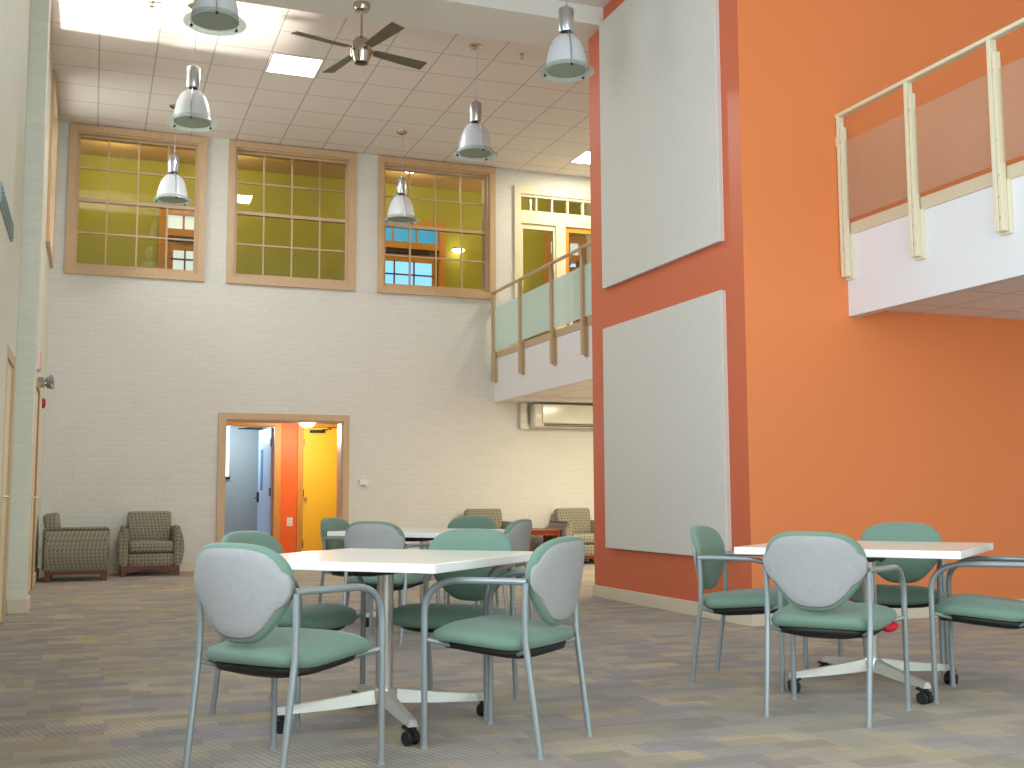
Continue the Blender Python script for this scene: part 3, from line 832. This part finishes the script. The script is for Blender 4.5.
PX = [(0.85, 9.26, ZN, 'silver bell pendant lamp, cut by the top of the photo, over the left near table'),
      (0.885, 11.93, ZC, 'silver bell pendant lamp above the first window, second of the left row'),
      (0.905, 15.21, ZC, 'silver bell pendant lamp hanging right in front of the first window'),
      (4.035, 9.26, ZN, 'silver bell pendant lamp beside the terracotta wall under the beam'),
      (4.045, 11.93, ZC, 'silver bell pendant lamp between the fan and the terracotta wall'),
      (4.036, 15.21, ZC, 'silver bell pendant lamp hanging right in front of the third window')]
def pendant():
    t = empty('pendant_lamp', (0, 0, 4.95))
    # origin at the rim height
    bm = bmesh.new(); lathe(bm, [(0.0, 0.615), (0.066, 0.61), (0.072, 0.60), (0.072, 0.39), (0.066, 0.38), (0.0, 0.378)], seg=28); mk('housing', bm, m_alu, t, True)
    bm = bmesh.new(); lathe(bm, [(0.045, 0.385), (0.045, 0.355), (0.06, 0.345)], seg=20); mk('neck', bm, m_black, t, True)
    bm = bmesh.new(); lathe(bm, [(0.055, 0.352), (0.09, 0.338), (0.13, 0.295), (0.160, 0.225), (0.182, 0.13), (0.196, 0.03), (0.198, 0.01), (0.190, 0.01), (0.175, 0.13), (0.153, 0.222), (0.124, 0.287), (0.085, 0.33), (0.0, 0.337)], seg=36); mk('shade', bm, m_shade, t, True)
    bm = bmesh.new(); lathe(bm, [(0.200, 0.05), (0.208, 0.025), (0.23, 0.008), (0.255, -0.002), (0.256, -0.008), (0.23, 0.0), (0.203, 0.018), (0.195, 0.05)], seg=40); rim = mk('glass_rim', bm, m_lens, t, True)
    bm = bmesh.new(); lathe(bm, [(0.0, 0.006), (0.1, 0.002), (0.188, 0.012), (0.188, 0.018), (0.1, 0.010), (0.0, 0.014)], seg=36); mk('lens', bm, m_lampin, t, True)
    for k in range(3):
        a = 0.6 + k * 2 * PI / 3
        c, s = math.cos(a), math.sin(a)
        pts = [(0.05 * c, 0.05 * s, 0.372), (0.10 * c, 0.10 * s, 0.350), (0.155 * c, 0.155 * s, 0.27), (0.188 * c, 0.188 * s, 0.17), (0.208 * c, 0.208 * s, 0.06), (0.216 * c, 0.216 * s, 0.0)]
        bm = bmesh.new(); tube(bm, pts, 0.006, 8); arm = mk('strap', bm, m_alu, t, True)
        bm = bmesh.new(); bmesh.ops.create_uvsphere(bm, u_segments=10, v_segments=6, radius=0.013, matrix=Matrix.Translation((0.212 * c, 0.212 * s, -0.006))); mk('clip', bm, m_black, arm, True)
    return t
def pendant_top(t, zc):
    h = zc - 4.95
    bm = bmesh.new(); tube(bm, [(0, 0, 0.612), (0.008, 0.0, 0.66)], 0.012, 8); tube(bm, [(0.008, 0, 0.65), (0.015, 0, (0.65 + h) / 2), (0.03, 0, h - 0.03)], 0.0035, 6); mk('cable', bm, m_alu, t, True)
    bm = bmesh.new(); lathe(bm, [(0.0, h - 0.035), (0.05, h - 0.033), (0.075, h - 0.015), (0.078, h)], seg=24); mk('canopy', bm, m_chrome, t, True)
def copy_tree(o, parent=None):
    c = o.copy(); C.objects.link(c)
    if parent is not None:
        c.parent = parent
    for ch in [k for k in bpy.data.objects if k.parent == o]:
        copy_tree(ch, c)
    return c
proto = pendant()
lamps = [proto] + [copy_tree(proto) for _ in PX[1:]]
for t, (x, y, zc, lab) in zip(lamps, PX):
    t.location = (x, y, 4.95); t.rotation_euler = (0, 0, random.uniform(-0.3, 0.3))
    tag(t, lab, 'pendant lamp', 'bell pendant lamps')
    pendant_top(t, zc)

t = empty('ceiling_fan', (2.378, 10.54, 5.90)); tag(t, 'bronze-grey four-blade ceiling fan hanging on a rod from the beam', 'ceiling fan')
bm = bmesh.new(); lathe(bm, [(0.085, 0.0), (0.088, -0.03), (0.07, -0.07), (0.03, -0.085), (0.0, -0.086)], seg=28); mk('canopy', bm, m_chrome, t, True)
bm = bmesh.new(); tube(bm, [(0, 0, -0.08), (0, 0, -0.37)], 0.013); mk('down_rod', bm, m_chrome, t, True)
bm = bmesh.new(); lathe(bm, [(0.0, -0.335), (0.03, -0.34), (0.07, -0.365), (0.095, -0.41), (0.106, -0.46), (0.108, -0.49), (0.102, -0.52), (0.082, -0.59), (0.074, -0.61), (0.07, -0.608), (0.0, -0.60)], seg=36)
motor = mk('motor_housing', bm, m_chrome, t, True)
bm = bmesh.new(); lathe(bm, [(0.0, -0.615), (0.055, -0.612), (0.071, -0.602)], seg=28); mk('bottom_cap', bm, m_black, motor, True)
for k in range(4):
    R_ = Matrix.Rotation(math.radians(15.5 + 90 * k), 4, 'Z') @ Matrix.Translation((0, 0, -0.475)) @ Matrix.Rotation(math.radians(-12), 4, 'X')
    b2 = bmesh.new()
    vs_ = []
    for (x, w) in ((0.15, 0.045), (0.28, 0.053), (0.50, 0.062), (0.72, 0.068)):
        vs_.append([b2.verts.new((x, -w, 0.005)), b2.verts.new((x, w, 0.005)), b2.verts.new((x, w, -0.005)), b2.verts.new((x, -w, -0.005))])
    for a, b in zip(vs_, vs_[1:]):
        for i in range(4): b2.faces.new((a[i], a[(i + 1) % 4], b[(i + 1) % 4], b[i]))
    b2.faces.new(vs_[0]); b2.faces.new(vs_[-1][::-1])
    bmesh.ops.transform(b2, matrix=R_, verts=b2.verts)
    bl = mk('blade', b2, m_blade, t)
    bm = bmesh.new(); box(bm, 0.07, 0.21, -0.03, 0.03, 0.004, 0.014, 0.004, mat=R_); mk('blade_bracket', bm, m_chrome, bl)

for loc, lab in (((0.45, 12.0, ZC), 'tiny ceiling sprinkler head near the left row of pendant lamps'), ((4.64, 11.97, ZC), 'tiny ceiling sprinkler head between the two right pendants, near the beam')):
  t = empty('ceiling_sprinkler', loc); tag(t, lab, 'sprinkler')
  bm = bmesh.new(); lathe(bm, [(0.03, 0.0), (0.03, -0.008), (0.012, -0.01), (0.012, -0.05), (0.025, -0.052), (0.025, -0.056), (0.0, -0.056)], seg=16); mk('deflector', bm, m_chrome, t, True)

# ------------------------------------------------------------------ guest chairs
TR = 0.0132
def ring_pillow(outline, n_rings, f_front, f_back, warp):
    """closed padded slab: outline [(x,z)], offsets of both faces by relative radius, warp(x,z,off)->xyz"""
    bm = bmesh.new()
    N = len(outline)
    cx = sum(p[0] for p in outline) / N; cz = sum(p[1] for p in outline) / N
    def face(f):
        rings = []
        for k in range(n_rings):
            s = 1 - k / n_rings
            rings.append([bm.verts.new(warp(cx + (x - cx) * s, cz + (z - cz) * s, f(s))) for x, z in outline])
        cv = bm.verts.new(warp(cx, cz, f(0)))
        for a, b in zip(rings, rings[1:]):
            for i in range(N): bm.faces.new((a[i], a[(i + 1) % N], b[(i + 1) % N], b[i]))
        for i in range(N): bm.faces.new((rings[-1][i], rings[-1][(i + 1) % N], cv))
        return rings[0]
    A = face(f_front); B = face(f_back)
    # rounded rim between both faces
    mid = []
    for i, (x, z) in enumerate(outline):
        d = math.hypot(x - cx, z - cz)
        s = 1 + 0.010 / max(d, 1e-4)
        mid.append(bm.verts.new(warp(cx + (x - cx) * s, cz + (z - cz) * s, (f_front(1) + f_back(1)) / 2)))
    for P, Q in ((A, mid), (mid, B)):
        for i in range(N): bm.faces.new((P[i], P[(i + 1) % N], Q[(i + 1) % N], Q[i]))
    return bm

def sup(A, B, n, N, taper=None):
    out = []
    n0 = n
    for k in range(N):
        a = 2 * PI * k / N
        c, s = math.cos(a), math.sin(a)
        n = n0 * 1.22 if taper and s > 0 else n0
        x = A * math.copysign(abs(c) ** (2 / n), c); z = B * math.copysign(abs(s) ** (2 / n), s)
        if taper: x *= taper(z / B)
        out.append((x, z))
    return out

BZ = 0.664   # height of the middle of the backrest
def back_y(z): return -0.180 - 0.16 * (z + BZ - 0.5)
def warp_back(x, z, off):
    y = back_y(z) + 0.95 * x * x - 0.045
    return (x, y + off, z + BZ)
def taper_back(t):
    u = max(0.0, min(1.0, (0.25 - t) / 1.25))
    return 1 - 0.36 * u * u * (3 - 2 * u) - 0.04 * max(0, t) ** 2

def make_chair():
    t = empty('guest_chair', (0, 0, 0))
    for s in (-1, 1):
        # rear leg: splayed below the seat, upright above it up to the arm
        pts = [(s * 0.232, -0.262, 0.0), (s * 0.234, -0.232, 0.22), (s * 0.236, -0.208, 0.395), (s * 0.237, -0.202, 0.44), (s * 0.237, -0.200, 0.55), (s * 0.238, -0.204, 0.668)]
        bm = bmesh.new(); tube(bm, pts, TR); l = mk('leg', bm, m_frame, t, True)
        bm = bmesh.new(); lathe(bm, [(TR + 0.002, 0.014), (TR + 0.003, 0.0), (0, 0)], (s * 0.232, -0.262, 0), seg=12); mk('foot_glide', bm, m_grey, l, True)
        # front leg
        bm = bmesh.new(); tube(bm, [(s * 0.275, 0.24, 0.0), (s * 0.275, 0.24, 0.42)], TR); l = mk('leg', bm, m_frame, t, True)
        bm = bmesh.new(); lathe(bm, [(TR + 0.002, 0.014), (TR + 0.003, 0.0), (0, 0)], (s * 0.275, 0.24, 0), seg=12); mk('foot_glide', bm, m_grey, l, True)
        # arm: rises from the front leg, bends back and runs to the rear upright
        pts = [Vector((s * 0.275, 0.24, 0.42)), Vector((s * 0.275, 0.24, 0.52))] + arc((s * 0.275, 0.24, 0.535), (s * 0.275, 0.238, 0.662), (s * 0.277, 0.085, 0.672), 9) + \
              [Vector((s * 0.270, -0.05, 0.674)), Vector((s * 0.250, -0.15, 0.674)), Vector((s * 0.238, -0.209, 0.672))]
        bm = bmesh.new(); tube(bm, pts, TR * 1.05); mk('armrest', bm, m_frame, t, True)
    # seat
    ol = sup(0.258, 0.252, 3.4, 44, lambda q: 1 - 0.05 * max(0, -q))
    def warp_seat(x, z, off):
        z2 = z + 0.015
        drop = 0.028 * max(0, (z2 - 0.12) / 0.14) ** 2 - 0.030 * max(0, (-z2 - 0.10) / 0.14) ** 2
        return (x, z2, 0.443 + off - drop + 0.085 * z2 + 0.10 * x * x)
    bm = ring_pillow(ol, 7, lambda s: 0.036 * (1 - s ** 4) + 0.010, lambda s: -0.036 - 0.004 * (1 - s ** 4), warp_seat)
    seat = mk('seat', bm, m_green, t, 'all')
    ol2 = sup(0.222, 0.222, 3.2, 32)
    bm = ring_pillow(ol2, 3, lambda s: -0.03, lambda s: -0.066 - 0.020 * (1 - s ** 3), warp_seat)
    mk('seat_pan', bm, m_black, t, 'all')
    bm = bmesh.new()
    for y in (0.16, -0.15):
        hx = 0.275 if y > 0 else 0.236
        yy = 0.24 if y > 0 else -0.206
        za, zb = (0.432, 0.405) if y > 0 else (0.405, 0.385)
        tube(bm, [(-hx, yy, za), (-0.2, y, zb), (0.2, y, zb), (hx, yy, za)], 0.010, 10)
    mk('cross_bar', bm, m_frame, t, True)
    # backrest
    N = 56
    ol = sup(0.229, 0.171, 2.9, N, taper_back)
    bm = ring_pillow(ol, 7, lambda s: 0.030 * (1 - s ** 3) + 0.012, lambda s: -0.028, warp_back)
    back = mk('backrest', bm, m_green, t, 'all')
    sh = []
    for k, (x, z) in enumerate(sup(0.229, 0.171, 2.9, N, taper_back)):
        a = 2 * PI * k / N
        d0 = min(abs(a - 0.0), abs(a - PI), abs(a - 2 * PI))
        q = 0.92 + 0.115 * math.exp(-((a - 0.06 if a < PI / 2 else (a - PI + 0.06 if a < 1.6 * PI else a - 2 * PI - 0.06)) / 0.21) ** 6)
        sh.append((x * q, z * 0.90))
    bm = ring_pillow(sh, 5, lambda s: -0.020, lambda s: -0.034 - 0.003 * (1 - s * s), warp_back)
    mk('back_shell', bm, m_shell, back, 'all')
    return t

# x, y, heading, label
CH = [
 (0.705, 4.325, -52.0, 'green armchair, grey back to the camera, on the left of the near table'),
 (0.915, 5.475, -134.5, 'green armchair at the near table, mostly hidden behind the front left chair'),
 (1.655, 4.460, 41.5, 'green armchair seen from behind, right of the near table'),
 (1.670, 5.285, 138.7, 'green armchair facing the camera, tucked under the far side of the near table'),
 (3.278, 4.474, -53.7, 'armchair with bluish-grey back to the camera, at the table by the orange wall'),
 (3.435, 5.425, -137.5, 'green armchair standing before the lower acoustic panel, facing the table by the orange wall'),
 (4.250, 4.49, 39.8, 'green armchair cut off by the right edge at the orange-wall table'),
 (4.40, 5.39, 131.0, 'green armchair facing the camera directly in front of the orange wall'),
 (2.03, 7.93, -42.0, 'green armchair with dull grey back to the camera at the distant middle table'),
 (2.14, 9.36, -132.0, 'green armchair before the yellow door at the distant middle table'),
 (3.06, 9.40, 140.0, 'green armchair facing the camera on the far side of the distant middle table'),
 (2.86, 8.10, 47.0, 'grey-backed green armchair at the distant middle table, nearest the end table'),
]
chair0 = make_chair()
chairs = [chair0] + [copy_tree(chair0) for _ in CH[1:]]
for t, (x, y, a, lab) in zip(chairs, CH):
    t.location = (x, y, 0); t.rotation_euler = (0, 0, math.radians(a))
    tag(t, lab, 'chair', 'green guest chairs around the tables')
bm = bmesh.new()
b2 = bmesh.new(); bmesh.ops.create_uvsphere(b2, u_segments=20, v_segments=12, radius=1); bmesh.ops.scale(b2, vec=(0.035, 0.085, 0.026), verts=b2.verts); bmesh.ops.translate(b2, vec=(0.222, 0.165, 0.392), verts=b2.verts); join(bm, b2)
o = mk('seat_pouch', bm, m_redcloth, chairs[4], True); o['label'] = 'red pouch tucked under the seat'

# ------------------------------------------------------------------ tables
def make_table():
    t = empty('flip_top_table', (0, 0, 0))
    h = 1.09 / 2
    R45 = Matrix.Rotation(PI / 4, 4, 'Z')
    bm = bmesh.new(); box(bm, -h, h, -h, h, 0.710, 0.745, 0.004, mat=R45)
    for f in bm.faces: f.material_index = 0 if f.calc_center_median().z > 0.744 else 1
    mk('tabletop', bm, [m_top, m_edge], t)
    bm = bmesh.new(); lathe(bm, [(0.036, 0.12), (0.036, 0.66)], seg=28); mk('column', bm, m_colm, t, True)
    bm = bmesh.new(); box(bm, -0.20, 0.20, -0.05, 0.05, 0.665, 0.710, 0.008, mat=R45); box(bm, -0.05, 0.05, -0.26, 0.26, 0.685, 0.710, 0.005, mat=R45)
    tube(bm, [R45 @ Vector((0.19, 0, 0.665)), R45 @ Vector((0.30, 0.0, 0.65)), R45 @ Vector((0.36, 0.0, 0.655))], 0.010, 8)
    mk('tilt_mechanism', bm, m_black, t)
    bm = bmesh.new(); lathe(bm, [(0.0, 0.165), (0.05, 0.163), (0.056, 0.15), (0.056, 0.10), (0.0, 0.098)], seg=28); mk('hub', bm, m_colm, t, True)
    for k in range(4):
        Rk = Matrix.Rotation(k * PI / 2, 4, 'Z')
        b2 = bmesh.new(); secs = []
        for (x, zt, zb, wd) in ((0.03, 0.158, 0.098, 0.030), (0.25, 0.128, 0.084, 0.026), (0.475, 0.104, 0.076, 0.022)):
            secs.append([b2.verts.new((x, -wd * 0.55, zt)), b2.verts.new((x, wd * 0.55, zt)), b2.verts.new((x, wd, zb)), b2.verts.new((x, -wd, zb))])
        for a, b in zip(secs, secs[1:]):
            for i in range(4): b2.faces.new((a[i], a[(i + 1) % 4], b[(i + 1) % 4], b[i]))
        b2.faces.new(secs[0]); b2.faces.new(secs[-1][::-1])
        bmesh.ops.transform(b2, matrix=Rk, verts=b2.verts)
        lg = mk('base_arm', b2, m_basem, t)
        bm = bmesh.new()
        for s in (-1, 1):
            b3 = bmesh.new(); lathe(b3, [(0.0, -0.011), (0.026, -0.011), (0.030, -0.007), (0.030, 0.007), (0.026, 0.011), (0.0, 0.011)], seg=20)
            bmesh.ops.transform(b3, matrix=Rk @ Matrix.Translation((0.465, 0, 0)) @ Matrix.Rotation(0.6 + k, 4, 'Z') @ Matrix.Translation((0.012, s * 0.019, 0.030)) @ Matrix.Rotation(PI / 2, 4, 'X'), verts=b3.verts)
            join(bm, b3)
        K = Rk @ Matrix.Translation((0.465, 0, 0)) @ Matrix.Rotation(0.6 + k, 4, 'Z')
        box(bm, -0.022, 0.03, -0.008, 0.008, 0.02, 0.062, 0.004, mat=K)
        box(bm, 0.02, 0.062, -0.02, 0.02, 0.052, 0.064, 0.003, mat=K @ Matrix.Rotation(-0.3, 4, 'Y'))
        tube(bm, [K @ Vector((0, 0, 0.055)), K @ Vector((0, 0, 0.085))], 0.009, 8)
        mk('caster', bm, m_black, lg)
    return t
TB = [(1.26, 4.985, 0.0, 'white square pedestal table on casters nearest the camera'),
      (3.868, 4.945, -6.0, 'white square pedestal table on casters by the orange wall'),
      (2.52, 8.72, -6.0, 'white pedestal table standing alone in the middle distance, before the doorway')]
tb0 = make_table()
tbs = [tb0, copy_tree(tb0), copy_tree(tb0)]
for t, (x, y, a, lab) in zip(tbs, TB):
    t.location = (x, y, 0); t.rotation_euler = (0, 0, math.radians(a)); tag(t, lab, 'table', 'white square tables')

# ------------------------------------------------------------------ lounge chairs and end table
def soft(bm, sub=2):
    return bm
def make_lounge():
    t = empty('lounge_chair', (0, 0, 0))   # faces -y, origin under its middle
    for s in (-1, 1):
        b2 = bmesh.new()     # arm: bowed outer side, flat inner side
        prof = []
        for k in range(9):
            z = 0.13 + 0.49 * k / 8
            prof.append((0.345 + 0.075 * math.sin(PI * (0.15 + 0.75 * k / 8)), z))
        prof = [(0.285, 0.13)] + prof[0:] + [(0.385, 0.645), (0.345, 0.65), (0.305, 0.635), (0.285, 0.60)]
        fr = [b2.verts.new((s * x, -0.39, z)) for x, z in prof]; bk = [b2.verts.new((s * x, 0.36, z)) for x, z in prof]
        n = len(prof)
        for i in range(n): b2.faces.new((fr[i], fr[(i + 1) % n], bk[(i + 1) % n], bk[i]))
        b2.faces.new(fr); b2.faces.new(bk[::-1])
        bmesh.ops.recalc_face_normals(b2, faces=b2.faces)
        bmesh.ops.bevel(b2, geom=[e for e in b2.edges if e.calc_face_angle(0) > 1.0], offset=0.018, segments=2, affect='EDGES')
        mk('arm', b2, m_taupe, t, True)
    bm = bmesh.new(); box(bm, -0.285, 0.285, -0.375, 0.30, 0.13, 0.30, 0.02); mk('seat_base', bm, m_taupe, t, True)
    bm = bmesh.new(); box(bm, -0.283, 0.283, -0.40, 0.18, 0.30, 0.455, 0.05, seg=4); mk('seat_cushion', bm, m_taupe, t, True)
    T = Matrix.Translation((0, 0.24, 0.42)) @ Matrix.Rotation(math.radians(-10), 4, 'X')
    bm = bmesh.new(); box(bm, -0.285, 0.285, -0.09, 0.09, 0.0, 0.42, 0.045, mat=T, seg=4); mk('back_cushion', bm, m_taupe, t, True)
    bm = bmesh.new(); box(bm, -0.30, 0.30, 0.28, 0.385, 0.13, 0.66, 0.03); mk('back_frame', bm, m_taupe, t, True)
    # wooden plinth with shallow arches
    b2 = bmesh.new()
    for y0, y1 in ((-0.37, -0.33), (0.31, 0.35)):
        xs = [-0.36 + 0.72 * k / 16 for k in range(17)]
        def zb(x):
            u = abs(x) / 0.36
            return 0.0 if u > 0.82 else 0.045 + 0.04 * (1 - (u / 0.82) ** 2)
        top = 0.135
        for a, b in zip(xs, xs[1:]):
            z = max(zb(a), zb(b)) if min(abs(a), abs(b)) < 0.29 else 0.0
            box(b2, a, b, y0, y1, z, top)
    for s in (-1, 1):
        box(b2, s * 0.34 - 0.02, s * 0.34 + 0.02, -0.33, 0.31, 0.085, 0.135)
        for yy in (-0.34, 0.31): box(b2, s * 0.34 - 0.025, s * 0.34 + 0.025, yy - 0.03, yy + 0.04, 0.0, 0.135)
    mk('wooden_base', b2, m_wood_mahog, t)
    return t
lg0 = make_lounge()
LG = [(-0.14, 15.28, 90, 'taupe dotted lounge chair turned side-on, in the corner by the left wall'),
      (0.775, 15.95, 0, 'taupe dotted lounge chair facing the camera, left of the doorway against the brick wall'),
      (5.62, 15.95, 0, 'dotted lounge chair by the far wall, left of the end table, mostly hidden'),
      (7.10, 15.95, 0, 'dotted lounge chair by the far wall, right of the end table')]
lgs = [lg0] + [copy_tree(lg0) for _ in LG[1:]]
for t, (x, y, a, lab) in zip(lgs, LG):
    t.location = (x, y, 0); t.rotation_euler = (0, 0, math.radians(a)); tag(t, lab, 'lounge chair', 'dotted lounge chairs along the far wall')

t = empty('end_table', (6.40, 15.98, 0)); tag(t, 'red-brown wooden end table between two dotted lounge chairs', 'end table')
bm = bmesh.new(); box(bm, -0.27, 0.27, -0.29, 0.29, 0.495, 0.53, 0.005); mk('tabletop', bm, m_wood_red, t)
bm = bmesh.new()
for (a, b, c_, d) in ((-0.23, 0.23, -0.265, -0.245), (-0.23, 0.23, 0.245, 0.265), (-0.255, -0.235, -0.25, 0.25), (0.235, 0.255, -0.25, 0.25)): box(bm, a, b, c_, d, 0.44, 0.495)
mk('apron', bm, m_wood_red, t)
for sx in (-1, 1):
    for sy in (-1, 1): part_box('leg', t, m_wood_red, (sx * 0.24 - 0.025, sx * 0.24 + 0.025, sy * 0.255 - 0.025, sy * 0.255 + 0.025, 0, 0.495), 0.003)
bm = bmesh.new(); box(bm, -0.23, 0.23, -0.25, 0.25, 0.14, 0.16); mk('shelf', bm, m_wood_red, t)
t = empty('magazine', (6.30, 15.90, 0.53), 0.3); tag(t, 'dark magazine lying on the red-brown end table', 'magazine')
part_box('pages', t, m_paper, (-0.10, 0.10, -0.135, 0.135, 0.001, 0.010))
part_box('cover', t, m_book, (-0.105, 0.105, -0.14, 0.14, 0.010, 0.013))

# ------------------------------------------------------------------ light
def area(name, loc, size, d, power, rgb, spread=180):
    l = bpy.data.lights.new(name, 'AREA'); l.shape = 'RECTANGLE'; l.size, l.size_y = size
    l.energy = power; l.color = rgb; l.spread = math.radians(spread)
    o = bpy.data.objects.new(name, l); o.location = loc; C.objects.link(o)
    o.rotation_euler = Vector(d).to_track_quat('-Z', 'Y').to_euler(); return o
day = (0.79, 0.90, 1.0)
# daylight at the openings behind the camera and along the left wall
for (x0, x1, z0, z1), p in zip(BWIN, (205, 190, 120)):
    area('daylight_back', ((x0 + x1) / 2, YB - 0.28, (z0 + z1) / 2), (x1 - x0, z1 - z0), (0, 1, 0.12), p, day)
for (y0, y1, z0, z1), p in zip(NWIN, (230, 240, 130)):
    area('daylight_left', (-0.93, (y0 + y1) / 2, (z0 + z1) / 2), (y1 - y0, z1 - z0), (1, 0, 0.25), p, day)
for (y0, y1, z0, z1), p in zip(FWIN, (45, 60)):
    area('daylight_far_left', (-0.93, (y0 + y1) / 2, (z0 + z1) / 2), (y1 - y0, z1 - z0), (1, -0.1, 0.05), p, (0.95, 0.97, 1.0))
# sunlight thrown up from the ground outside through the high left window
def spot(name, loc, d, p, rgb, ang, r):
    l = bpy.data.lights.new(name, 'SPOT'); l.energy = p; l.color = rgb; l.spot_size = math.radians(ang); l.spot_blend = 0.3; l.shadow_soft_size = r
    o = bpy.data.objects.new(name, l); o.location = loc; C.objects.link(o)
    o.rotation_euler = Vector(d).to_track_quat('-Z', 'Y').to_euler()
spot('reflected_sun', (-8.6, 12.30, -0.6), (8.4, -0.28, 6.6), 30000, (1.0, 0.93, 0.95), 12, 0.8)
# corridor and soffit lamps
def point(name, loc, p, rgb, r=0.12):
    l = bpy.data.lights.new(name, 'POINT'); l.energy = p; l.color = rgb; l.shadow_soft_size = r
    o = bpy.data.objects.new(name, l); o.location = loc; C.objects.link(o)
for x in (0.2, 1.9, 4.87, 7.05): point('upper_corridor_lamp', (x, 17.8, 6.2), 20, (1.0, 0.88, 0.6))
point('lower_corridor_lamp', (3.20, 17.8, 2.05), 45, (1.0, 0.92, 0.8))
point('side_room_lamp', (2.2, 20.3, 2.2), 40, (0.75, 0.88, 1.0))
for (x, y) in ((7.35, 14.1), (7.35, 12.0)):
    area('soffit_lamp', (x, y, 2.54), (0.56, 0.56), (0, 0, -1), 52, (1.0, 0.95, 0.62))
area('troffer_lamp', (2.16, 13.24, ZC - 0.02), (0.56, 0.56), (0, 0, -1), 60, (0.95, 0.97, 1.0))
area('balcony_troffer_lamp', (7.19, 15.4, ZC - 0.02), (0.56, 0.56), (0, 0, -1), 45, (1.0, 0.92, 0.66))

w = bpy.data.worlds.new('world'); sc.world = w; w.use_nodes = True
w.node_tree.nodes['Background'].inputs[0].default_value = (0.62, 0.76, 1.0, 1)
w.node_tree.nodes['Background'].inputs[1].default_value = 1.0
vs.exposure = 0.26
